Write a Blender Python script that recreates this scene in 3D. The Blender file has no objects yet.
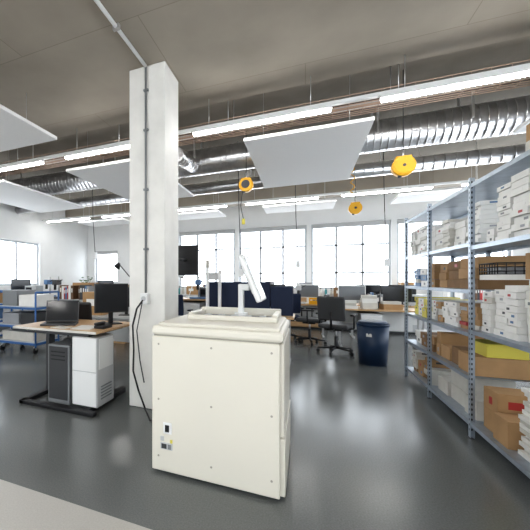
import bpy, bmesh, math, random
from mathutils import Matrix, Vector
rng = random.Random(7)
S = bpy.context.scene

# ------------------------------------------------------------ materials
def mat(name, col, rough=0.5, metal=0.0, noise=0.0, scale=8.0, bump=0.0, emit=0.0, stretch=None, spec=None):
    m = bpy.data.materials.new(name); m.use_nodes = True
    nt = m.node_tree; b = nt.nodes['Principled BSDF']
    b.inputs['Base Color'].default_value = (*col, 1)
    b.inputs['Roughness'].default_value = rough
    b.inputs['Metallic'].default_value = metal
    if spec is not None: b.inputs['Specular IOR Level'].default_value = spec
    if emit:
        b.inputs['Emission Color'].default_value = (*col, 1)
        b.inputs['Emission Strength'].default_value = emit
    if noise or bump:
        tc = nt.nodes.new('ShaderNodeTexCoord'); mp = nt.nodes.new('ShaderNodeMapping')
        if stretch: mp.inputs['Scale'].default_value = stretch
        n = nt.nodes.new('ShaderNodeTexNoise'); n.inputs['Scale'].default_value = scale; n.inputs['Detail'].default_value = 6
        nt.links.new(tc.outputs['Object'], mp.inputs[0]); nt.links.new(mp.outputs[0], n.inputs['Vector'])
        if noise:
            r = nt.nodes.new('ShaderNodeValToRGB')
            r.color_ramp.elements[0].position = 0.3; r.color_ramp.elements[1].position = 0.7
            r.color_ramp.elements[0].color = (*[c*(1-noise) for c in col], 1)
            r.color_ramp.elements[1].color = (*[min(1, c*(1+noise)) for c in col], 1)
            nt.links.new(n.outputs[0], r.inputs[0]); nt.links.new(r.outputs[0], b.inputs['Base Color'])
        if bump:
            bp = nt.nodes.new('ShaderNodeBump'); bp.inputs['Strength'].default_value = bump; bp.inputs['Distance'].default_value = 0.01
            nt.links.new(n.outputs[0], bp.inputs['Height']); nt.links.new(bp.outputs[0], b.inputs['Normal'])
    return m

M_wall = mat('wall_paint', (0.80, 0.81, 0.81), 0.7, noise=0.02, scale=3)
M_col = mat('column_paint', (0.72, 0.71, 0.68), 0.6, noise=0.06, scale=5, bump=0.15)
M_cream = mat('cream_enamel', (0.68, 0.655, 0.58), 0.4, noise=0.015, scale=2)
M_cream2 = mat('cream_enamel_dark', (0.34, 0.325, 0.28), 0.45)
M_white = mat('white_plastic', (0.74, 0.75, 0.75), 0.4)
M_panel = mat('acoustic_panel', (0.86, 0.86, 0.86), 0.8, noise=0.01, scale=30)
M_lgrey = mat('light_grey', (0.50, 0.51, 0.52), 0.5)
M_grey = mat('mid_grey', (0.22, 0.23, 0.24), 0.5)
M_dgrey = mat('dark_grey', (0.05, 0.052, 0.056), 0.5)
M_black = mat('black_plastic', (0.012, 0.012, 0.014), 0.4)
M_screen = mat('screen_glass', (0.016, 0.018, 0.022), 0.12)
M_lscreen = mat('screen_pale', (0.17, 0.185, 0.20), 0.2)
M_wood = mat('beech_top', (0.50, 0.33, 0.18), 0.4, noise=0.15, scale=5, stretch=(1, 12, 12))
M_navy = mat('navy_fabric', (0.014, 0.024, 0.058), 0.8, noise=0.2, scale=60)
M_blue = mat('blue_enamel', (0.04, 0.13, 0.33), 0.4)
M_bin = mat('bin_blue', (0.008, 0.028, 0.07), 0.45)
M_card = mat('cardboard', (0.40, 0.25, 0.125), 0.8, noise=0.12, scale=6)
M_card2 = mat('cardboard_dark', (0.23, 0.135, 0.065), 0.8, noise=0.15, scale=6)
M_bw = mat('box_white', (0.76, 0.755, 0.73), 0.6, noise=0.04, scale=10)
M_bw2 = mat('box_offwhite', (0.60, 0.585, 0.54), 0.6, noise=0.05, scale=10)
M_bg = mat('box_grey', (0.34, 0.35, 0.37), 0.6)
M_red = mat('label_red', (0.40, 0.04, 0.035), 0.5)
M_lblue = mat('label_blue', (0.09, 0.18, 0.33), 0.5)
M_yel = mat('yellow_plastic', (0.80, 0.42, 0.01), 0.4)
M_yel2 = mat('yellow_folder', (0.66, 0.58, 0.10), 0.6)
M_steel = mat('galvanised_steel', (0.36, 0.41, 0.47), 0.4, 0.6, noise=0.1, scale=15)
M_duct = mat('spiral_duct', (0.68, 0.68, 0.69), 0.28, 0.95, noise=0.15, scale=6)
M_alu = mat('aluminium', (0.6, 0.6, 0.6), 0.35, 0.8)
M_frame = mat('window_frame', (0.50, 0.53, 0.56), 0.5)
M_copper = mat('tray_wire', (0.46, 0.34, 0.27), 0.45, 0.4)
M_tube = mat('fluorescent_tube', (1.0, 0.98, 0.95), 0.4, emit=36)
M_conc_dark = mat('concrete_upper', (0.28, 0.255, 0.22), 0.85, noise=0.12, scale=2, bump=0.2)
M_plant = mat('leaf_green', (0.05, 0.14, 0.04), 0.6)
M_bench = mat('bench_grey', (0.40, 0.41, 0.41), 0.5)
M_brown = mat('brown_laminate', (0.14, 0.075, 0.04), 0.5, noise=.1)
M_teal = mat('teal_plastic', (0.05, 0.25, 0.27), 0.5)

def floor_mat(name, a, b, rough):
    m = bpy.data.materials.new(name); m.use_nodes = True
    nt = m.node_tree; p = nt.nodes['Principled BSDF']
    tc = nt.nodes.new('ShaderNodeTexCoord')
    n1 = nt.nodes.new('ShaderNodeTexNoise'); n1.inputs['Scale'].default_value = 110; n1.inputs['Detail'].default_value = 4
    r = nt.nodes.new('ShaderNodeValToRGB')
    r.color_ramp.elements[0].position = .2; r.color_ramp.elements[1].position = .8
    r.color_ramp.elements[0].color = (*a, 1); r.color_ramp.elements[1].color = (*b, 1)
    nt.links.new(tc.outputs['Object'], n1.inputs['Vector'])
    nt.links.new(n1.outputs[0], r.inputs[0]); nt.links.new(r.outputs[0], p.inputs['Base Color'])
    p.inputs['Roughness'].default_value = rough; p.inputs['Specular IOR Level'].default_value = .65
    bp = nt.nodes.new('ShaderNodeBump'); bp.inputs['Strength'].default_value = .12; bp.inputs['Distance'].default_value = .003
    nt.links.new(n1.outputs[0], bp.inputs['Height']); nt.links.new(bp.outputs[0], p.inputs['Normal'])
    return m
M_floor = floor_mat('epoxy_floor', (0.11, 0.117, 0.117), (0.17, 0.18, 0.178), 0.21)
M_floor2 = floor_mat('light_floor', (0.38, 0.37, 0.35), (0.48, 0.47, 0.445), 0.4)

def ceil_mat():
    m = bpy.data.materials.new('board_marked_concrete'); m.use_nodes = True
    nt = m.node_tree; p = nt.nodes['Principled BSDF']; p.inputs['Roughness'].default_value = .8
    tc = nt.nodes.new('ShaderNodeTexCoord')
    br = nt.nodes.new('ShaderNodeTexBrick'); br.inputs['Scale'].default_value = 1.0
    br.inputs['Brick Width'].default_value = 2.5; br.inputs['Row Height'].default_value = 1.25; br.inputs['Mortar Size'].default_value = .004
    br.inputs['Color1'].default_value = (.335, .30, .255, 1); br.inputs['Color2'].default_value = (.355, .32, .272, 1); br.inputs['Mortar'].default_value = (.26, .23, .19, 1)
    n = nt.nodes.new('ShaderNodeTexNoise'); n.inputs['Scale'].default_value = 1.4; n.inputs['Detail'].default_value = 9
    mr = nt.nodes.new('ShaderNodeMapRange'); mr.inputs['To Min'].default_value = .68; mr.inputs['To Max'].default_value = 1.25
    mx = nt.nodes.new('ShaderNodeMixRGB'); mx.blend_type = 'MULTIPLY'; mx.inputs[0].default_value = 1
    nt.links.new(tc.outputs['Object'], br.inputs['Vector']); nt.links.new(tc.outputs['Object'], n.inputs['Vector'])
    nt.links.new(n.outputs[0], mr.inputs[0]); nt.links.new(br.outputs[0], mx.inputs[1]); nt.links.new(mr.outputs[0], mx.inputs[2])
    nt.links.new(mx.outputs[0], p.inputs['Base Color'])
    return m
M_ceil = ceil_mat()

# ------------------------------------------------------------ mesh builder
class B:
    def __init__(s, name): s.name = name; s.bm = bmesh.new(); s.mats = []
    def mi(s, m):
        if m not in s.mats: s.mats.append(m)
        return s.mats.index(m)
    def box(s, x0, x1, y0, y1, z0, z1, m, bev=0, R=None):
        g = bmesh.ops.create_cube(s.bm, size=1)
        T = Matrix.Translation(((x0+x1)/2, (y0+y1)/2, (z0+z1)/2)) @ Matrix.Diagonal((abs(x1-x0), abs(y1-y0), abs(z1-z0), 1))
        if R is not None: T = R @ T
        bmesh.ops.transform(s.bm, matrix=T, verts=g['verts'])
        k = s.mi(m); fs = set(f for v in g['verts'] for f in v.link_faces)
        for f in fs: f.material_index = k
        if bev:
            es = list(set(e for v in g['verts'] for e in v.link_edges))
            bmesh.ops.bevel(s.bm, geom=es, offset=bev, segments=2, profile=.5, affect='EDGES', material=-1)
    def cyl(s, p0, p1, r, m, seg=14, r2=None, R=None):
        p0 = Vector(p0); p1 = Vector(p1); d = p1-p0; L = d.length
        g = bmesh.ops.create_cone(s.bm, cap_ends=True, segments=seg, radius1=r, radius2=r if r2 is None else r2, depth=L)
        T = Matrix.Translation((p0+p1)/2) @ d.to_track_quat('Z', 'Y').to_matrix().to_4x4()
        if R is not None: T = R @ T
        bmesh.ops.transform(s.bm, matrix=T, verts=g['verts'])
        k = s.mi(m)
        for f in set(f for v in g['verts'] for f in v.link_faces):
            f.material_index = k; f.smooth = len(f.verts) == 4
    def path(s, pts, r, m, seg=8, R=None):
        for a, b in zip(pts[:-1], pts[1:]): s.cyl(a, b, r, m, seg, R=R)
    def sph(s, c, r, m, sc=(1, 1, 1), R=None):
        g = bmesh.ops.create_uvsphere(s.bm, u_segments=16, v_segments=10, radius=r)
        T = Matrix.Translation(c) @ Matrix.Diagonal((*sc, 1))
        if R is not None: T = R @ T
        bmesh.ops.transform(s.bm, matrix=T, verts=g['verts'])
        k = s.mi(m)
        for f in set(f for v in g['verts'] for f in v.link_faces): f.material_index = k; f.smooth = True
    def done(s, loc=(0, 0, 0), rz=0, parent=None):
        me = bpy.data.meshes.new(s.name); s.bm.to_mesh(me); s.bm.free()
        for m in s.mats: me.materials.append(m)
        o = bpy.data.objects.new(s.name, me); S.collection.objects.link(o)
        o.location = loc; o.rotation_euler = (0, 0, rz)
        if parent: o.parent = parent
        return o

def RX(c, a): return Matrix.Translation(c) @ Matrix.Rotation(a, 4, 'X') @ Matrix.Translation(-Vector(c))
def RY(c, a): return Matrix.Translation(c) @ Matrix.Rotation(a, 4, 'Y') @ Matrix.Translation(-Vector(c))
def RZ(c, a): return Matrix.Translation(c) @ Matrix.Rotation(a, 4, 'Z') @ Matrix.Translation(-Vector(c))

# ------------------------------------------------------------ room shell
XL, XR, YF, YB = -7.3, 4.6, -4.5, 10.5
ZC, ZH = 3.467, 3.78
b = B('floor'); b.box(XL-.2, XR+.2, 1.62, YB+.2, -.1, 0, M_floor); b.box(XL-.2, XR+.2, YF-.2, 1.62, -.1, 0, M_floor2); b.done()
b = B('ceiling'); b.box(XL-.2, XR+.2, YF-.2, 4.15, ZC, 4.0, M_ceil); b.done()
b = B('ceiling'); b.box(XL-.2, XR+.2, 4.15, YB+.2, ZH, 4.0, M_conc_dark); b.done()
b = B('ceiling_beam'); b.box(XL-.0, XR+.0, 9.2, 9.7, ZC-.1, ZH, M_ceil); b.done()

def wall(name, axis, a, t, s0, s1, ops, zt):
    b = B(name)
    def add(p, q, z0, z1):
        if q-p < 1e-4 or z1-z0 < 1e-4: return
        if axis == 'x': b.box(p, q, min(a, a+t), max(a, a+t), z0, z1, M_wall)
        else: b.box(min(a, a+t), max(a, a+t), p, q, z0, z1, M_wall)
    cur = s0
    for (p, q, z0, z1) in sorted(ops):
        add(cur, p, 0, zt); add(p, q, 0, z0); add(p, q, z1, zt); cur = q
    add(cur, s1, 0, zt); b.done()
wn = [0]
def window(axis, a, t, p, q, z0, z1, nx, zs=()):
    wn[0] += 1
    b = B('window_%d' % wn[0]); f = .05; m0 = a+t*.3; m1 = a+t*.3+(.06 if t > 0 else -.06)
    def add(p0, q0, za, zb, m=M_frame):
        if axis == 'x': b.box(p0, q0, min(m0, m1), max(m0, m1), za, zb, m)
        else: b.box(min(m0, m1), max(m0, m1), p0, q0, za, zb, m)
    add(p, q, z0, z0+f); add(p, q, z1-f, z1); add(p, p+f, z0+f, z1-f); add(q-f, q, z0+f, z1-f)
    for i in range(1, nx):
        c = p+(q-p)*i/nx; add(c-.03, c+.03, z0+f, z1-f)
    for z in zs: add(p+f, q-f, z-.02, z+.02)
    if axis == 'x' and a > 0: b.box(p+.02, q-.02, a+.005, a+t*.3, z1-.12, z1-.01, M_lgrey)
    b.done()

bw = [(-7.0, -6.05, 1.2, 2.35), (-3.75, -1.95, 1.05, 2.85), (-1.83, .03, 1.05, 2.85), (.15, 2.0, 1.05, 2.85), (2.12, 4.3, 1.05, 2.85)]
wall('wall_back', 'x', YB, .25, XL-.2, XR+.2, bw, ZH)
for i, (p, q, z0, z1) in enumerate(bw): window('x', YB, .25, p, q, z0, z1, 1 if i == 0 else 3, () if i == 0 else (2.25, 1.5))
lw = [(4.2, 5.9, 1.15, 2.4), (6.3, 8.0, 1.15, 2.4)]
wall('wall_left', 'y', XL, -.25, YF, YB, lw, ZH)
for p, q, z0, z1 in lw: window('y', XL, -.25, p, q, z0, z1, 2)
rw = [(-3.5, -.5, 1.0, 2.8), (0.2, 3.2, 1.0, 2.8), (3.6, 6.4, 1.0, 2.8), (6.8, 9.6, 1.0, 2.8)]
wall('wall_right', 'y', XR, .25, YF, YB, rw, ZH)
for p, q, z0, z1 in rw: window('y', XR, .25, p, q, z0, z1, 3, (2.2,))
fw = [(-6.5, -3.5, .9, 2.8), (-3, 0, .9, 2.8), (.5, 3.5, .9, 2.8)]
wall('wall_front', 'x', YF, -.25, XL-.2, XR+.2, fw, ZH)
for p, q, z0, z1 in fw: window('x', YF, -.25, p, q, z0, z1, 3)
b = B('baseboard_back'); b.box(XL, XR, YB-.015, YB, 0, .08, M_grey); b.done()
b = B('baseboard_left'); b.box(XL, XL+.015, YF, YB-.015, 0, .08, M_grey); b.done()

# ------------------------------------------------------------ column
b = B('concrete_column'); b.box(-1.66, -1.26, 3.12, 3.52, 0, ZC, M_col, .012); b.done()
b = B('electrical_conduit')
b.cyl((-1.46, -1.5, ZC-.02), (-1.46, 3.09, ZC-.02), .017, M_white)
b.cyl((-1.46, 3.1, ZC-.02), (-1.46, 3.1, 1.16), .011, M_grey)
for y in (-.5, .6, 1.6, 2.5): b.box(-1.49, -1.43, y, y+.03, ZC-.045, ZC, M_alu)
for z in (1.6, 2.2, 2.8, 3.2): b.box(-1.485, -1.435, 3.095, 3.12, z, z+.02, M_grey)
b.box(-1.50, -1.42, 3.05, 3.12, 1.06, 1.17, M_white, .006); b.cyl((-1.46, 3.045, 1.115), (-1.46, 3.055, 1.115), .025, M_lgrey)
b.done()
b = B('power_cable')
pts = [(-1.46, 3.03, 1.1), (-1.50, 2.98, 1.02), (-1.555, 3.0, .85), (-1.57, 3.05, .6), (-1.55, 3.0, .4), (-1.48, 2.98, .22), (-1.40, 2.95, .08), (-1.3, 2.85, .012), (-1.05, 2.95, .012)]
b.path(pts, .009, M_black)
b.path([(-1.47, 3.04, 1.08), (-1.51, 3.0, .8), (-1.49, 3.03, .5), (-1.43, 3.0, .3)], .006, M_dgrey)
b.done()

# ------------------------------------------------------------ light strips
def strip(Y, Z, x0, n, pitch=1.92, L=1.5, name='linear_light_fitting'):
    b = B(name); e = x0+pitch*n
    b.box(x0-.2, e, Y-.025, Y+.025, Z+.03, Z+.065, M_white)
    for i in range(n):
        s = x0+pitch*i
        b.box(s, s+L, Y-.03, Y+.03, Z+.0, Z+.03, M_white)
        b.box(s+.01, s+L-.01, Y-.03, Y+.03, Z-.025, Z, M_tube, .008)
        zt = ZC if Y < 4.1 else ZH
        for q in (s+.2, s+L-.2): b.cyl((q, Y, Z+.06), (q, Y, zt-.002), .004, M_alu, 6)
    return b.done()
for Y in (4.0, 8.0, 0.0, -3.2): strip(Y, 3.08 if Y == 4 else 3.04, -7.01, 6)

# ------------------------------------------------------------ acoustic panels
def panel(x0, x1, y0, y1, z=3.0):
    b = B('suspended_acoustic_panel'); b.box(x0, x1, y0, y1, z, z+.04, M_panel, .006)
    zt = ZC if y1 < 4.15 else ZH
    for x in (x0+.2, x1-.2):
        for y in (y0+.3, y1-.3): b.cyl((x, y, z+.04), (x, y, (zt if y > 4.15 else ZC)-.002), .003, M_alu, 6)
    b.done()
panel(-.69, .67, 4.28, 6.65)
panel(-3.42, -2.06, 4.32, 6.7)
panel(-6.1, -4.75, 4.32, 6.7)
panel(-4.1, -2.74, .9, 3.3)
panel(-6.9, -5.4, .9, 3.3)
panel(2.19, 3.55, 3.9, 5.35)
panel(2.19, 3.55, 1.2, 3.6)
for x in (-6.1, -3.42, -.9, 1.7): panel(x, x+1.5, 8.25, 9.1, 2.98)

# ------------------------------------------------------------ ducts and trays
b = B('spiral_air_duct')
def duct(b, p0, p1, r, pitch=.11):
    p0 = Vector(p0); p1 = Vector(p1); d = (p1-p0); L = d.length; d.normalize()
    b.cyl(p0, p1, r, M_duct, 32)
    n = int(L/pitch)
    for i in range(n):
        c = p0+d*(i+.5)*pitch
        b.cyl(c-d*.006, c+d*.006, r+.005, M_duct, 32)
duct(b, (-7.25, 5.75, 3.34), (4.55, 5.75, 3.34), .215, .085)
for x in (-6, -3.5, -1.7, .9, 1.9, 3.6):
    b.box(x-.015, x+.015, 5.525, 5.535, 3.32, ZH-.002, M_alu); b.box(x-.015, x+.015, 5.965, 5.975, 3.32, ZH-.002, M_alu)
duct(b, (-1.75, 5.62, 3.25), (-1.75, 4.80, 3.17), .11)
b.done()
b = B('small_air_duct'); duct(b, (-7.25, 7.1, 3.25), (4.55, 7.1, 3.25), .12, .14)
for x in (-6, -3, -1, 1.2, 3.5): b.cyl((x, 7.1, 3.36), (x, 7.1, ZH-.002), .006, M_alu, 6)
b.done()
b = B('wire_mesh_cable_tray')
y0, y1, z0 = 4.40, 4.75, 3.28
for i in range(8): b.cyl((-7.2, y0+i*.05, z0), (4.5, y0+i*.05, z0), .006, M_copper, 6)
for y in (y0, y1):
    for z in (z0+.05, z0+.09): b.cyl((-7.2, y, z), (4.5, y, z), .006, M_copper, 6)
for i in range(78):
    x = -7.2+.15*i
    b.path([(x, y0, z0+.09), (x, y0, z0), (x, y1, z0), (x, y1, z0+.09)], .003, M_copper, 5)
for x in (-6.5, -4.5, -2.5, -.9, .9, 2.6): b.cyl((x, y0-.01, z0), (x, y0-.01, ZH-.002), .005, M_alu, 6); b.cyl((x, y1+.01, z0), (x, y1+.01, ZH-.002), .005, M_alu, 6)
for i in range(5): b.cyl((-7.2, y0+.06+i*.05, z0+.018), (4.5, y0+.07+i*.05, z0+.018), .011, [M_black, M_lgrey, M_copper, M_white, M_dgrey][i], 6)
b.done()
b = B('sprinkler_pipe')
b.cyl((-7.25, 6.5, 3.55), (4.55, 6.5, 3.55), .03, M_lgrey)
for x in (-5, -2, 1, 3.5): b.cyl((x, 6.5, 3.57), (x, 6.5, ZH-.002), .006, M_alu, 6)
b.done()

def reel(x, y, z, r, drop=0, hub=.35):
    b = B('yellow_cable_reel')
    b.cyl((x, y-.055, z), (x, y+.055, z), r, M_yel, 28); b.cyl((x, y-.07, z), (x, y-.055, z), r*hub, M_dgrey, 20)
    b.cyl((x, y-.065, z), (x, y-.055, z), r*.85, M_yel, 28)
    b.box(x-r*.7, x+r*.7, y-.045, y+.045, z+r*.2, z+r*1.02, M_yel, .012)
    b.cyl((x-r*.3, y, z-r*1.12), (x-r*.3, y, z-r*.8), .02, M_dgrey)
    b.path([(x, y, z+r*.7), (x, y, z+r+.08)], .012, M_alu)
    b.cyl((x, y, z+r+.06), (x, y, ZH-.002), .005, M_dgrey, 6)
    if drop: b.path([(x-r*.5, y, z-r*.5), (x-r*.5-.03, y, z-r-.2), (x-r*.4, y, z-drop)], .006, M_dgrey); b.box(x-r*.4-.02, x-r*.4+.02, y-.02, y+.02, z-drop-.08, z-drop, M_yel2)
    b.done()
reel(1.05, 4.9, 2.64, .115, hub=.15)
reel(-.80, 5.2, 2.71, .10, .5, hub=.6)
reel(.86, 7.5, 2.66, .11, hub=.2)
b = B('yellow_coiled_air_hose')
for i in range(40):
    a = i*.9; a2 = (i+1)*.9; z = 3.7-i*.022
    b.cyl((.75+math.cos(a)*.03, 6.9+math.sin(a)*.03, z), (.75+math.cos(a2)*.03, 6.9+math.sin(a2)*.03, z-.022), .008, M_yel, 6)
b.cyl((.75, 6.9, 3.69), (.75, 6.9, ZH-.002), .02, M_alu)
b.done()
b = B('hanging_power_cables')
for (x, y, zb) in ((-2.6, 6.8, 1.9), (-1.1, 6.2, 1.5), (-.2, 7.75, 1.7), (1.35, 7.75, 1.7), (-4.2, 6.2, 1.9)):
    b.path([(x, y, ZH-.002), (x+.02, y, 2.6), (x+.06, y+.02, zb)], .007, M_dgrey, 6); b.box(x+.02, x+.10, y-.02, y+.06, zb-.14, zb, M_white, .006)
b.done()

# ------------------------------------------------------------ big machine
b = B('card_printing_machine')
x0, x1, y0, y1 = -.95, -.135, 2.115, 2.90
sx = x1+.022
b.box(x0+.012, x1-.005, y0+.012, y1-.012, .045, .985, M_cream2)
b.box(x0, x1, y0, y0+.03, .02, .922, M_cream, .007)
b.box(x0, x0+.03, y0+.032, y1, .02, .922, M_cream, .006)
b.box(x1-.03, sx, y0+.036, y1, .37, .922, M_cream, .006)
b.box(x1-.03, sx+.006, y0+.036, y1, .02, .362, M_cream, .006)
b.box(x0, x1, y1-.03, y1, .02, .922, M_cream, .006)
b.box(x0-.004, x1+.022, y0-.004, y1+.004, .931, .992, M_cream, .02)
b.box(x0+.03, x1+.0, y0+.03, y1-.02, .985, 1.012, M_cream, .014)
t0 = 1.010
b.box(-.80, -.17, 2.42, 2.46, t0, 1.045, M_cream, .008); b.box(-.80, -.17, 2.80, 2.84, t0, 1.075, M_cream, .008)
b.box(-.80, -.76, 2.45, 2.81, t0, 1.06, M_cream, .008); b.box(-.21, -.17, 2.45, 2.81, t0, 1.06, M_cream, .008)
b.box(-.76, -.21, 2.46, 2.80, t0+.003, t0+.008, M_grey)
for i in range(5): b.box(-.70+i*.1, -.66+i*.1, 2.50, 2.62, t0+.006, t0+.03, M_lgrey, .003)
for x in (-.90, -.54, -.18):
    for z in (.87, .50, .12): b.cyl((x, y0-.003, z), (x, y0+.002, z), .007, M_cream2, 12)
b.box(-.865, -.805, y0-.006, y0+.004, .275, .35, M_white, .003); b.box(-.85, -.822, y0-.011, y0-.004, .29, .335, M_black, .002)
b.box(-.885, -.80, y0-.006, y0+.004, .17, .215, M_lgrey, .003); b.box(-.875, -.84, y0-.01, y0-.004, .178, .208, M_dgrey); b.box(-.83, -.808, y0-.01, y0-.004, .178, .208, M_grey)
b.box(-.815, -.80, y0-.008, y0+.002, .22, .24, M_yel2); b.box(-.885, -.86, y0-.004, y0+.003, .225, .255, M_lgrey)
for x in (x0+.1, x1-.1):
    for y in (y0+.1, y1-.1):
        b.cyl((x, y, .035), (x, y, .06), .03, M_alu); b.cyl((x-.018, y, .034), (x+.018, y, .034), .034, M_black, 18)
b.cyl((-.45, 2.68, t0), (-.45, 2.68, 1.05), .05, M_white, 20); b.box(-.47, -.43, 2.655, 2.705, 1.04, 1.27, M_white, .008)
b.box(-.45, -.385, 2.65, 2.71, 1.22, 1.27, M_white, .008)
R = RY((-.36, 2.68, 1.31), math.radians(-22))
b.box(-.385, -.345, 2.52, 2.86, 1.13, 1.50, M_white, .012, R); b.box(-.346, -.342, 2.55, 2.83, 1.165, 1.47, M_lscreen, 0, R)
b.box(-.40, -.384, 2.60, 2.78, 1.20, 1.42, M_lgrey, .005, R)
b.done()

# ------------------------------------------------------------ generic furniture
def desk(name, x0, x1, y0, y1, h=.75, top=M_wood, drawers=None, panel_=True):
    b = B(name)
    b.box(x0, x1, y0, y1, h-.03, h, top, .004)
    for x in (x0+.06, x1-.10):
        b.box(x, x+.04, y0+.04, y1-.04, 0, .03, M_lgrey, .004); b.box(x, x+.04, (y0+y1)/2-.04, (y0+y1)/2+.04, .03, h-.07, M_lgrey, .004)
        b.box(x, x+.04, y0+.06, y1-.06, h-.07, h-.03, M_lgrey, .004)
    if panel_: b.box(x0+.12, x1-.12, y1-.12, y1-.10, .3, h-.04, M_white)
    if drawers:
        d0, d1 = drawers
        b.box(d0, d1, y0+.05, y1-.15, .04, h-.08, M_lgrey, .005)
        for k in range(3):
            za = .06+k*(h-.16)/3; b.box(d0+.01, d1-.01, y0+.035, y0+.05, za, za+(h-.16)/3-.012, M_white, .003)
            b.box((d0+d1)/2-.05, (d0+d1)/2+.05, y0+.02, y0+.035, za+.10, za+.112, M_alu)
        for x in (d0+.04, d1-.04):
            for y in (y0+.09, y1-.2): b.cyl((x, y, 0), (x, y, .04), .018, M_black)
    return b.done()

def monitor(x, y, z, rz=0, w=.5, h=.31, body=M_black, scr=M_screen):
    b = B('computer_monitor')
    b.box(-.11, .11, -.08, .08, 0, .012, body, .004); b.box(-.025, .025, .0, .03, .01, .26, body, .004)
    b.box(-w/2, w/2, -.03, .0, .13, .13+h, body, .006); b.box(-w/2+.015, w/2-.015, -.033, -.029, .145, .115+h, scr)
    return b.done((x, y, z), rz)

def laptop(x, y, z, rz):
    b = B('laptop_computer')
    b.box(-.19, .19, -.13, .12, 0, .018, M_dgrey, .004); b.box(-.15, .15, -.06, .09, .0175, .0195, M_black)
    R = RX((0, .12, .018), math.radians(-18))
    b.box(-.19, .19, .112, .122, .018, .27, M_dgrey, .003, R); b.box(-.18, .18, .110, .113, .03, .26, M_screen, 0, R)
    b.done((x, y, z), rz)

def chair(x, y, rz, col=M_dgrey):
    b = B('office_swivel_chair')
    for i in range(5):
        a = i*2*math.pi/5+.3; ca, sa = math.cos(a), math.sin(a)
        b.cyl((0, 0, .10), (ca*.29, sa*.29, .075), .022, M_black, 8, .014)
        b.cyl((ca*.29-sa*.018, sa*.29+ca*.018, .03), (ca*.29+sa*.018, sa*.29-ca*.018, .03), .03, M_black, 12)
    b.cyl((0, 0, .08), (0, 0, .30), .03, M_dgrey); b.cyl((0, 0, .28), (0, 0, .43), .017, M_alu)
    b.box(-.12, .12, -.12, .12, .41, .45, M_black, .01)
    b.box(-.24, .24, -.23, .23, .45, .53, col, .03)
    b.path([(0, .15, .43), (0, .29, .46), (0, .30, .75)], .02, M_black)
    R = RX((0, .27, .6), math.radians(-8))
    b.box(-.22, .22, .235, .29, .60, 1.02, col, .026, R)
    for s in (-1, 1):
        b.path([(s*.2, 0, .44), (s*.28, 0, .46), (s*.28, 0, .68)], .014, M_black)
        b.box(s*.28-.03, s*.28+.03, -.12, .13, .68, .71, M_black, .01)
    b.done((x, y, 0), rz)

def carton(name, x, y, z, sx, sy, sz, rz=0, m=M_card, tape=M_bw2, open_=False):
    b = B(name)
    if open_:
        t = .006
        b.box(-sx/2, sx/2, -sy/2, sy/2, 0, t, m)
        b.box(-sx/2, sx/2, -sy/2, -sy/2+t, t, sz, m); b.box(-sx/2, sx/2, sy/2-t, sy/2, t, sz, m)
        b.box(-sx/2, -sx/2+t, -sy/2+t, sy/2-t, t, sz, m); b.box(sx/2-t, sx/2, -sy/2+t, sy/2-t, t, sz, m)
        b.box(-sx/2, sx/2, -sy/2-.005, -sy/2+.001, sz-sy*.3, sz, m, 0, RX((0, -sy/2, sz), math.radians(-150)))
        b.box(-sx/2, sx/2, sy/2, sy/2+.005, sz-sy*.3, sz, m, 0, RX((0, sy/2, sz), math.radians(150)))
    else:
        b.box(-sx/2, sx/2, -sy/2, sy/2, 0, sz, m, .004)
        b.box(-sx/2-.001, sx/2+.001, -.025, .025, sz*.75, sz+.001, tape)
        b.box(-sx*.3, sx*.1, -sy/2-.001, -sy/2+.002, sz*.4, sz*.7, M_bw)
    return b.done((x, y, z), rz)

# ------------------------------------------------------------ left desk
b = B('height_adjustable_desk')
b.box(-2.90, -1.82, 2.76, 3.60, .775, .80, M_wood, .004)
b.box(-2.895, -1.825, 2.755, 2.762, .776, .799, M_bw2)
b.box(-2.75, -1.95, 2.82, 3.5, .735, .775, M_dgrey)
b.box(-2.14, -1.84, 2.80, 3.12, .05, .735, M_lgrey, .01)
b.box(-2.13, -1.85, 2.793, 2.801, .40, .725, M_white, .002); b.box(-2.13, -1.85, 2.793, 2.801, .06, .39, M_white, .002)
b.box(-1.842, -1.834, 2.83, 3.09, .42, .72, M_white, .002)
for k in range(5): b.box(-1.836, -1.832, 2.86, 3.06, .12+k*.03, .132+k*.03, M_grey)
b.box(-2.75, -1.82, 2.70, 2.77, 0, .04, M_black, .008); b.box(-2.75, -2.68, 2.70, 3.5, 0, .04, M_black, .008)
b.box(-1.98, -1.9, 2.77, 3.5, 0, .05, M_black, .008)
b.box(-2.74, -2.69, 3.1, 3.2, .04, .735, M_dgrey, .004)
b.done()
b = B('desktop_computer_tower'); b.box(-2.50, -2.22, 2.86, 3.3, .0, .62, M_grey, .01); b.box(-2.48, -2.24, 2.852, 2.861, .05, .6, M_dgrey, .003)
for k in range(3): b.box(-2.45, -2.27, 2.848, 2.853, .46+k*.04, .475+k*.04, M_black)
b.done()
laptop(-2.52, 3.08, .80, math.radians(28))
monitor(-2.02, 3.36, .80, math.radians(50), w=.40, h=.33)
b = B('paper_sheets'); b.box(-2.2, -1.99, 2.83, 3.12, .80, .806, M_bw, 0, RZ((-2.1, 2.95, .8), .2)); b.box(-2.42, -2.22, 2.80, 2.93, .80, .808, M_bw2, 0, RZ((-2.3, 2.9, .8), -.1)); b.done()
b = B('desk_telephone'); b.box(-1.98, -1.86, 2.95, 3.12, .80, .83, M_black, .006); b.box(-1.98, -1.94, 2.95, 3.12, .83, .86, M_black, .01); b.done()
desk('office_desk', -3.3, -1.75, 4.3, 4.95, .75, top=M_bench, drawers=(-2.3, -1.95))
monitor(-2.55, 4.7, .75, .35, w=.46)
carton('cardboard_carton', -3.05, 4.62, .75, .34, .28, .36, .1)
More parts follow.
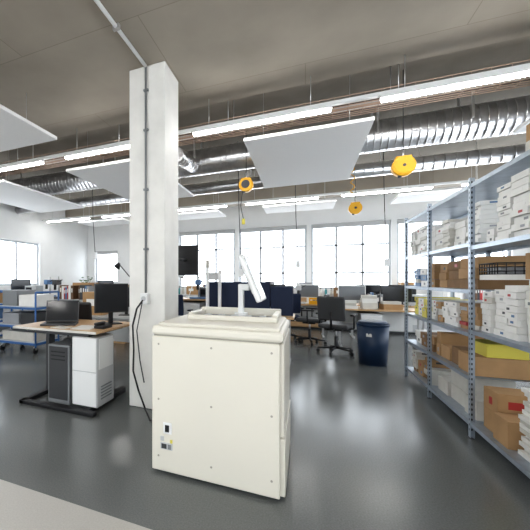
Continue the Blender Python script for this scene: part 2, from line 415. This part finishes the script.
carton('cardboard_carton', -2.0, 4.62, .75, .3, .26, .24, -.1, M_card2)

# small varied objects --------------------------------------------------
def device(name, x, y, z, w, d, h, m=M_lgrey, kind=0, rz=0):
    b = B(name)
    if kind == 0:
        b.box(-w/2, w/2, -d/2, d/2, .01, h, m, .008); b.box(-w*.42, w*.1, -d/2-.004, -d/2+.002, h*.35, h*.85, M_screen, .002)
        for k in range(3): b.cyl((w*.2+k*w*.1, -d/2-.015, h*.6), (w*.2+k*w*.1, -d/2, h*.6), .012, M_black, 12)
        for sx in (-1, 1): b.cyl((sx*w*.4, -d*.4, 0), (sx*w*.4, -d*.4, .012), .012, M_black, 10); b.cyl((sx*w*.4, d*.4, 0), (sx*w*.4, d*.4, .012), .012, M_black, 10)
    elif kind == 1:
        t = .008; b.box(-w/2, w/2, -d/2, d/2, 0, t, m)
        b.box(-w/2, w/2, -d/2, -d/2+t, t, h*.6, m); b.box(-w/2, w/2, d/2-t, d/2, t, h, m); b.box(-w/2, -w/2+t, -d/2+t, d/2-t, t, h*.9, m); b.box(w/2-t, w/2, -d/2+t, d/2-t, t, h*.9, m)
        for k in range(4): b.box(-w*.4+k*w*.2, -w*.4+k*w*.2+.04, -d*.3, d*.3, t, h*.7, rng.choice([M_bw, M_card, M_grey]))
    elif kind == 2:
        b.cyl((0, 0, 0), (0, 0, .02), .08, m); b.path([(0, 0, .02), (w*.3, 0, h*.6), (-w*.4, 0, h)], .011, m); b.cyl((-w*.38, 0, h+.02), (-w*.55, 0, h-.07), .03, m, 14, .075)
    elif kind == 3:
        for k in range(4):
            x_ = -w/2+k*w/3; b.cyl((x_, 0, 0), (x_, 0, h*.65), .03, [m, M_bw, M_teal, M_bw2][k], 14); b.cyl((x_, 0, h*.65), (x_, 0, h*.8), .03, [m, M_bw, M_teal, M_bw2][k], 14, .012); b.cyl((x_, 0, h*.8), (x_, 0, h), .012, M_black, 10)
    elif kind == 4:
        c = -w/2
        while c < w/2-.05:
            t = rng.uniform(.03, .07); hh = h*rng.uniform(.8, 1); b.box(c, c+t-.003, -d/2, d/2, 0, hh, rng.choice([M_bw, M_bg, M_lblue, M_dgrey, M_bw2, M_brown, M_red])); b.box(c+t*.25, c+t*.7, -d/2-.002, -d/2, hh*.5, hh*.8, M_bw); c += t
    elif kind == 5:
        b.box(-w/2, w/2, -.06, .06, 0, .015, M_grey); b.box(-w/2, -w/2+.01, -.05, .05, .015, h, M_grey); b.box(w/2-.01, w/2, -.05, .05, .015, h, M_grey); b.cyl((-w/2, 0, h*.7), (w/2, 0, h*.7), .01, M_alu)
        for k in range(4): b.cyl((-w*.4+k*w*.2, 0, h*.7), (-w*.4+k*w*.2+w*.12, 0, h*.7), h*.3, [M_card, M_bw, m, M_teal][k], 20)
    elif kind == 6:
        b.box(-w/2, w/2, -d/2, d/2, 0, .04, m, .006); b.cyl((0, d*.3, .04), (0, d*.3, h), .02, M_alu); b.box(-.06, .06, -d*.35, d*.42, h*.62, h*.85, m, .015); b.cyl((0, -d*.2, h*.4), (0, -d*.2, h*.63), .03, M_black); b.path([(.06, 0, h*.75), (.16, 0, h*.85)], .01, M_black)
    return b.done((x, y, z), rz)
DN = ['bench_instrument', 'parts_tray', 'task_lamp', 'bottle_group', 'lever_arch_files', 'tape_spool_rack', 'bench_press']
def fill(x0, x1, y, z, kinds=(0, 1, 2, 3, 4, 5), gap=(.05, .15), scale=1):
    x = x0
    while x < x1-.25:
        k = rng.choice(kinds); w = rng.uniform(.25, .4); h = {0: rng.uniform(.14, .3), 1: rng.uniform(.1, .16), 2: .55, 3: .24, 4: .31, 5: .24, 6: .5}[k]*scale
        m = {0: rng.choice([M_lgrey, M_dgrey, M_white, M_bench]), 1: rng.choice([M_lblue, M_grey, M_yel, M_red]), 2: rng.choice([M_black, M_white])}.get(k, rng.choice([M_lgrey, M_lblue, M_dgrey]))
        w = min(w, x1-x); device(DN[k], x+w/2, y, z, w, .25, h, m, k, rng.uniform(-.05, .05)); x += w+rng.uniform(*gap)

# ------------------------------------------------------------ blue carts
def cart(cx0, cx1, cy0, cy1, items, top=1.08):
    b = B('blue_platform_trolley')
    for x in (cx0, cx1):
        for y in (cy0, cy1): b.cyl((x, y, .12), (x, y, top), .017, M_blue)
        b.cyl((x, cy0, top), (x, cy1, top), .017, M_blue)
    for z in (.16, .45, .78):
        b.box(cx0-.02, cx1+.02, cy0-.02, cy1+.02, z, z+.04, M_blue, .005); b.box(cx0, cx1, cy0, cy1, z+.035, z+.05, M_lgrey)
    for x in (cx0+.06, cx1-.06):
        for y in (cy0+.06, cy1-.06):
            b.cyl((x, y, .10), (x, y, .16), .015, M_alu); b.cyl((x-.015, y, .055), (x+.015, y, .055), .055, M_black, 20); b.box(x-.025, x+.025, y-.02, y+.02, .07, .12, M_alu)
    b.done()
    b = B('trolley_boxes')
    for (xa, xb, z, h, m) in items: b.box(cx0+xa, cx0+xb, cy0+.06, cy1-.08, z, z+h, m, .006)
    b.done()
cart(-5.15, -4.25, 4.55, 5.15, ((.05, .4, .831, .28, M_grey), (.45, .86, .831, .2, M_bw), (.05, .45, .501, .2, M_bg), (.5, .85, .501, .22, M_dgrey), (.05, .8, .211, .16, M_bw2)))
cart(-6.6, -5.6, 4.7, 5.3, ((.05, .5, .831, .3, M_dgrey), (.55, .95, .831, .25, M_card), (.05, .45, .501, .2, M_bw), (.5, .85, .501, .22, M_lblue), (.05, .8, .211, .16, M_grey)))

# ------------------------------------------------------------ steel rack on the right
b = B('steel_storage_rack')
RXf, RXb = 1.23, 1.75
Ys = [1.65, 2.65, 3.65, 4.70, 5.65]; H = 2.14
near = [.10, .86, 1.55, 2.06]; far = [.10, .47, .83, 1.19, 1.58, 2.06]
for Y in Ys:
    for x in (RXf, RXb):
        s = 1 if x == RXf else -1
        b.box(x, x+s*.004, Y-.02, Y+.02, 0, H, M_steel); b.box(x, x+s*.035, Y-.002, Y+.002, 0, H, M_steel)
        if x == RXf:
            for k in range(50):
                z = .06+k*.0415
                b.box(x-.001, x+.001, Y-.004, Y+.004, z, z+.018, M_dgrey); b.box(x+.01, x+.02, Y-.0035, Y-.0018, z, z+.018, M_dgrey)
        b.box(x-.02*(s < 0)-.01*(s > 0), x+.02*(s > 0)+.01*(s < 0), Y-.025, Y+.025, 0, .006, M_dgrey)
for i in range(4):
    a, c = Ys[i]+.003, Ys[i+1]-.003
    for z in (near if i in (0, 1) else far):
        b.box(RXf+.005, RXb-.005, a, c, z+.026, z+.03, M_steel)
        b.box(RXf+.004, RXf+.007, a, c, z-.002, z+.03, M_steel); b.box(RXb-.007, RXb-.004, a, c, z-.002, z+.03, M_steel)
for i in (0, 2):
    a, c = Ys[i], Ys[i+1]
    b.cyl((RXb+.004, a, .15), (RXb+.004, c, 2.0), .005, M_alu, 6); b.cyl((RXb+.012, a, 2.0), (RXb+.012, c, .15), .005, M_alu, 6)
b.done()

def stacks(name, y0, y1, z, zmax, palette, hmin=.04, hmax=.10, w=(.18, .30), depth=(.30, .44), fill=(.5, 1.0), gap=.012, lab=.7, jit=.008):
    b = B(name); y = y0
    while y < y1-.12:
        ww = min(rng.uniform(*w), y1-y); top = z+(zmax-z)*rng.uniform(*fill); zz = z; m = rng.choice(palette); hh = rng.uniform(hmin, hmax); dd = rng.uniform(*depth)
        xf = RXf+.03+rng.uniform(0, .05)
        while zz+hh <= max(top, z+hh+.001):
            if zz+hh > zmax: break
            j = rng.uniform(-jit, jit)*.5; jx = rng.uniform(0, jit*3)
            mm = m if rng.random() < .75 else rng.choice(palette)
            b.box(xf+jx, min(xf+jx+dd, RXb-.02), y+.006+j, y+ww-.006+j, zz, zz+hh-.003, mm)
            if hh > .035 and rng.random() < lab:
                lm = rng.choice([M_grey, M_bg, M_bg, M_bw, M_dgrey, M_red, M_grey, M_lblue])
                c = y+ww*rng.uniform(.2, .6); b.box(xf+jx-.001, xf+jx+.001, c, c+ww*.22, zz+hh*.3, zz+hh*.65, lm)
                if rng.random() < .5: b.box(xf+jx+.06, xf+jx+.16, y+.0045+j, y+.0065+j, zz+hh*.3, zz+hh*.65, lm)
            zz += hh
        y += ww+gap
    return b.done()
W = [M_bw, M_bw, M_bw2, M_bw]; WC = [M_bw, M_card, M_bw2, M_card2, M_lblue]; C = [M_card, M_card2, M_card]
stacks('stacked_catalogues', 1.70, 2.60, .131, .80, W, .018, .026, w=(.24, .32), depth=(.40, .44), fill=(.7, .9), lab=0, jit=.02)
stacks('stacked_catalogues', 2.70, 3.14, .131, .80, [M_bw, M_bw, M_bw2, M_bw], .022, .032, w=(.20, .22), depth=(.40, .44), fill=(.7, .85), lab=0, jit=.018)
stacks('cardboard_boxes', 3.16, 3.62, .131, .80, [M_card, M_bw2, M_card], .13, .2, w=(.21, .24), fill=(.35, .6), lab=.3)
stacks('cardboard_boxes', 1.70, 2.60, .891, 1.30, [M_bw, M_card], .06, .075, w=(.2, .3), fill=(.85, 1.0))
stacks('stacked_product_boxes', 2.70, 3.60, .891, 1.30, W, .045, .065, w=(.15, .2), fill=(.85, 1.0))
for k, (ya, yb) in enumerate(((1.70, 2.60), (2.70, 3.60))):
    stacks('stacked_product_boxes', ya, yb-.26*k, 1.581, 2.03, W, .035, .06, w=(.16, .22), fill=(.92, 1.0))
stacks('cardboard_boxes', 2.70, 3.05, 1.305, 1.50, [M_card], .15, .18, w=(.33, .35), fill=(.9, 1), lab=.3)
stacks('small_parts_boxes', 3.36, 3.60, 1.581, 1.8, [M_bw, M_bg], .05, .07, w=(.12, .14), fill=(.3, .6))
stacks('cardboard_boxes', 1.7, 2.6, 2.091, 2.42, [M_bw, M_card, M_bw2], .10, .14, w=(.3, .4), fill=(.3, 1))
stacks('cardboard_boxes', 2.7, 3.1, 2.091, 2.35, [M_bw2, M_card], .10, .12, w=(.3, .4), fill=(.8, 1))
z5 = [(z+.031) for z in far]
stacks('cardboard_boxes', 3.70, 4.66, z5[0], .44, [M_card, M_bw2, M_card2], .10, .2, w=(.25, .4), fill=(.6, 1), lab=.3)
stacks('cardboard_boxes', 4.02, 4.66, z5[1], .79, C, .08, .16, w=(.2, .36), fill=(.6, 1), lab=.3)
b = B('yellow_storage_tray'); b.box(1.27, 1.66, 3.70, 4.0, .502, .66, M_card, .004); b.box(1.36, 1.62, 3.71, 3.98, .66, .77, M_yel2, .006); b.box(1.345, 1.635, 3.70, 3.99, .755, .775, M_yel2, .004); b.done()
stacks('document_boxes', 3.70, 4.66, z5[2], 1.15, [M_bw, M_bw2, M_bg, M_bw, M_red, M_card], .03, .07, w=(.12, .22), fill=(.75, 1))
stacks('cardboard_boxes', 3.70, 4.66, z5[3], 1.52, C, .07, .10, w=(.28, .4), fill=(.85, 1), lab=.3)
stacks('document_boxes', 3.70, 4.66, z5[4], 2.02, W, .03, .06, w=(.18, .26), fill=(.6, 1))
P = [[M_card, M_card2, M_bw2], WC, [M_bw, M_bg, M_yel2, M_bw], WC, W]
for k in range(5):
    stacks('document_boxes' if k % 2 else 'cardboard_boxes', 4.74, 5.61, z5[k], far[k+1]-.05, P[k], .04, .09, w=(.14, .25), fill=(.7, 1))
b = B('wire_letter_basket')
b.box(1.27, 1.6, 3.30, 3.58, 1.34, 1.345, M_dgrey)
for z in (1.365, 1.395, 1.425): b.path([(1.27, 3.3, z), (1.6, 3.3, z), (1.6, 3.58, z), (1.27, 3.58, z), (1.27, 3.3, z)], .004, M_black)
for i in range(8):
    b.cyl((1.27, 3.3+i*.04, 1.34), (1.27, 3.3+i*.04, 1.425), .003, M_black, 6); b.cyl((1.27+i*.047, 3.3, 1.34), (1.27+i*.047, 3.3, 1.425), .003, M_black, 6)
b.box(1.3, 1.57, 3.33, 3.55, 1.345, 1.40, M_bg)
b.box(1.27, 1.6, 3.30, 3.58, 1.30, 1.34, M_bw)
b.done()

# ------------------------------------------------------------ blue bin
b = B('waste_bin')
b.cyl((0, 0, 0), (0, 0, .60), .185, M_bin, 32, .215); b.cyl((0, 0, .60), (0, 0, .63), .222, M_bin, 32); b.cyl((0, 0, .63), (0, 0, .665), .215, M_bin, 32, .18)
b.cyl((0, 0, .664), (0, 0, .668), .10, M_black, 24)
for i in range(5):
    a = math.radians(-120+i*4); R = Matrix.Rotation(a, 4, 'Z'); b.box(.200, .2085, -.008, .008, .44, .50, M_bw, 0, R)
b.done((.95, 6.25, 0))

# ------------------------------------------------------------ mid desks
desk('office_desk', .55, 2.0, 7.45, 8.2, drawers=(.95, 1.3))
desk('office_desk', -1.55, -.15, 5.35, 6.05, .75, drawers=(-1.4, -1.05))
b = B('desk_divider_screen')
b.box(-1.50, -.50, 5.60, 5.64, .752, 1.27, M_navy, .01); b.box(-.495, -.17, 5.60, 5.64, .752, 1.20, M_navy, .01)
b.done()
monitor(-1.25, 5.85, .75, math.pi, w=.5, h=.3); monitor(-.45, 5.85, .75, math.pi, w=.5, h=.28)
chair(.50, 6.90, math.radians(160)); chair(.08, 7.75, math.radians(-100)); chair(-.9, 6.75, 0)
monitor(.85, 8.0, .75, math.radians(10), w=.5, body=M_white, scr=M_lscreen)
monitor(1.6, 8.0, .75, math.radians(-10), w=.5)
def pile(name, x, y, z, items):
    b = B(name); zz = z
    for (sx, sy, h, m) in items:
        a = rng.uniform(-.12, .12); b.box(x-sx/2, x+sx/2, y-sy/2, y+sy/2, zz, zz+h, m, .002, RZ((x, y, zz), a)); zz += h
    b.done()
pile('paper_stack', .75, 7.62, .75, [(.3, .21, .06, M_bw), (.28, .2, .05, M_bw2), (.28, .2, .04, M_bw)])
pile('paper_stack', 1.1, 7.65, .75, [(.25, .2, .12, M_bw2), (.25, .2, .08, M_bw), (.25, .2, .06, M_bw2)])
pile('document_box_pile', 1.45, 7.66, .75, [(.3, .25, .1, M_card), (.28, .2, .05, M_bw2)])
device('lever_arch_files', 1.25, 8.0, .75, .3, .2, .31, kind=4)

def cabinet(name, x0, x1, y0, y1, h, m, n):
    b = B(name); b.box(x0, x1, y0, y1, .05, h, m, .004); b.box(x0+.02, x1-.02, y0+.03, y1-.02, 0, .05, M_dgrey)
    w = (x1-x0)/n
    for i in range(n):
        b.box(x0+i*w+.008, x0+(i+1)*w-.008, y0-.018, y0, .07, h-.03, m, .003); b.cyl((x0+(i+1)*w-.05, y0-.03, h*.6), (x0+(i+1)*w-.05, y0-.03, h*.75), .005, M_alu, 8)
        b.box(x0+(i+1)*w-.053, x0+(i+1)*w-.047, y0-.03, y0-.017, h*.6, h*.605, M_alu); b.box(x0+(i+1)*w-.053, x0+(i+1)*w-.047, y0-.03, y0-.017, h*.745, h*.75, M_alu)
    b.done()
cabinet('low_cabinet', -4.4, -2.0, 9.95, 10.45, .85, M_lgrey, 4)
cabinet('low_cabinet', -1.9, .4, 9.95, 10.45, .85, M_wood, 4)
cabinet('low_cabinet', .5, 3.9, 9.95, 10.45, .85, M_lgrey, 5)
desk('office_desk', -1.25, .45, 8.5, 9.2, .75, drawers=(-.9, -.5))
desk('office_desk', .9, 2.4, 8.75, 9.45, .75)
desk('workbench', -3.4, -1.5, 7.2, 7.95, .88, top=M_wood, drawers=(-2.6, -2.1))
desk('workbench', -5.3, -2.75, 6.0, 6.75, .88, top=M_bench, drawers=(-4.6, -4.1))
desk('workbench', -7.1, -5.6, 6.3, 7.0, .88, top=M_bench)
desk('workbench', -6.6, -4.7, 8.6, 9.3, .85, top=M_wood)
monitor(-.7, 9.0, .75, .1); monitor(0.05, 9.0, .75, -.2, body=M_white, scr=M_lscreen); monitor(1.3, 9.2, .75, .1); monitor(1.95, 9.2, .75, 0)
monitor(-3.1, 7.65, .88, .2); monitor(-6.75, 6.7, .88, .5); monitor(-5.6, 9.0, .85, .3); monitor(-3.1, 6.45, .88, .4)
chair(-.35, 8.05, 3.3, M_navy); chair(-2.4, 6.6, 3.2, M_navy); chair(-5.2, 7.9, 2.6); chair(-2.75, 3.92, 3.3, M_black)
carton('cardboard_carton', -4.55, 6.47, .88, .48, .36, .36, .05)
carton('cardboard_carton', -4.05, 6.50, .88, .36, .30, .26, -.1, open_=True)
carton('cardboard_carton', -3.6, 6.48, .88, .38, .30, .32, .1)
carton('cardboard_carton', -5.05, 6.48, .88, .35, .3, .3, 0, M_bw)
carton('cardboard_carton', -3.6, 6.3, .0, .5, .4, .35, 0)
carton('cardboard_carton', -5.2, 7.3, 0, .5, .4, .35, .3)
carton('cardboard_carton', -1.72, 7.65, .88, .3, .3, .26, -.1, M_card2)
carton('cardboard_carton', -1.72, 7.34, .88, .28, .22, .15, .05, M_card)
carton('cardboard_carton', -5.1, 8.9, .85, .35, .3, .25, .1)
device('task_lamp', -3.35, 6.16, .88, .4, .2, .75, M_black, 2); device('bench_press', -2.95, 6.16, .88, .3, .22, .6, M_lgrey, 6)
fill(-5.25, -3.55, 6.14, .88, (1, 3, 5, 4, 6))
fill(-6.45, -5.65, 6.65, .88, (0, 6, 2))
fill(-2.35, -1.95, 7.4, .88, (6,)); fill(-2.7, -1.95, 7.75, .88, (2, 0, 6))
fill(-1.2, -.95, 8.7, .75, (4,)); fill(-.3, .4, 8.65, .75, (1, 3, 4, 6))
fill(1.0, 2.3, 8.9, .75, (0, 4, 3))
x = -4.3; i = 0
while x < 3.6:
    w = rng.uniform(.22, .4)
    if i % 2:
        k = rng.choice((0, 2, 4, 5, 3, 6)); device(DN[k], x+w/2, 10.2, .851, w, .25, {0: .3, 2: .6, 4: .32, 5: .25, 3: .26, 6: .6}[k], rng.choice([M_lgrey, M_dgrey, M_grey]), k)
    else:
        carton(rng.choice(['cardboard_carton', 'storage_box']), x+w/2, 10.2, .851, w, .3, rng.uniform(.18, .42), rng.uniform(-.05, .05), rng.choice([M_card, M_bw, M_bw2, M_bg, M_card2]))
    x += w+rng.uniform(.05, .16); i += 1

# monitor on bracket behind the column
b = B('wall_mounted_monitor')
b.box(-1.50, -1.42, 3.522, 3.535, 1.48, 1.62, M_dgrey, .003); b.path([(-1.46, 3.53, 1.55), (-1.40, 3.85, 1.55), (-1.38, 4.12, 1.55)], .018, M_dgrey)
b.box(-1.72, -1.22, 4.12, 4.16, 1.36, 1.74, M_black, .008); b.box(-1.70, -1.24, 4.16, 4.163, 1.38, 1.72, M_screen)
b.done()
b = B('laboratory_test_stand')
b.box(-3.35, -2.85, 7.26, 7.46, .88, .93, M_lgrey, .005)
b.box(-3.2, -3.15, 7.34, 7.38, .93, 1.75, M_white, .004); b.box(-2.95, -2.90, 7.34, 7.38, .93, 1.75, M_white, .004); b.box(-3.23, -2.87, 7.32, 7.4, 1.68, 1.75, M_white, .006)
b.box(-3.15, -2.95, 7.3, 7.42, 1.25, 1.42, M_dgrey, .008); b.cyl((-3.05, 7.36, .93), (-3.05, 7.36, 1.25), .025, M_alu)
b.done()
b = B('white_test_stand')
b.box(-1.52, -1.20, 5.40, 5.55, .75, .79, M_lgrey, .005)
b.box(-1.48, -1.43, 5.44, 5.48, .79, 1.52, M_white, .004); b.box(-1.28, -1.23, 5.44, 5.48, .79, 1.46, M_white, .004); b.box(-1.43, -1.28, 5.45, 5.47, 1.3, 1.42, M_lgrey, .004)
b.cyl((-1.455, 5.46, 1.5), (-1.455, 5.46, 1.62), .03, M_bw2, 14)
b.done()
b = B('potted_plant'); b.cyl((-6.3, 8.95, .85), (-6.3, 8.95, 1.0), .07, M_card2, 16, .09)
for i in range(26):
    a = rng.uniform(0, 6.28); t = rng.uniform(.05, .22); z = 1.0+rng.uniform(.1, .4)
    b.cyl((-6.3, 8.95, 1.0), (-6.3+math.cos(a)*t, 8.95+math.sin(a)*t, z), .003, M_plant, 5); b.sph((-6.3+math.cos(a)*t, 8.95+math.sin(a)*t, z), .04, M_plant, (1, 1, .35))
b.done()
b = B('pinned_notices')
for i in range(9):
    x = -5.8+rng.random()*1.6; z = 1.3+rng.random()*.8; b.box(x, x+.21, YB-.004, YB-.001-.0002*i, z, z+.28, rng.choice([M_bw2, M_lblue, M_bg, M_card, M_yel2]))
b.done()

# ------------------------------------------------------------ world, camera
w = bpy.data.worlds.new('World'); S.world = w; w.use_nodes = True
bg = w.node_tree.nodes['Background']; bg.inputs[0].default_value = (.88, .94, 1.0, 1); bg.inputs[1].default_value = 5.2
cam = bpy.data.cameras.new('Camera'); co = bpy.data.objects.new('Camera', cam); S.collection.objects.link(co)
co.location = (0, 0, 1.3); co.rotation_euler = (math.pi/2, 0, math.radians(24.5))
cam.sensor_width = 36; cam.lens = 341/530*36; cam.shift_x = .217; cam.shift_y = .0283; cam.clip_start = .05
S.camera = co
S.view_settings.view_transform = 'Standard'; S.view_settings.exposure = -0.05
try: S.view_settings.look = 'Medium High Contrast'
except Exception: pass
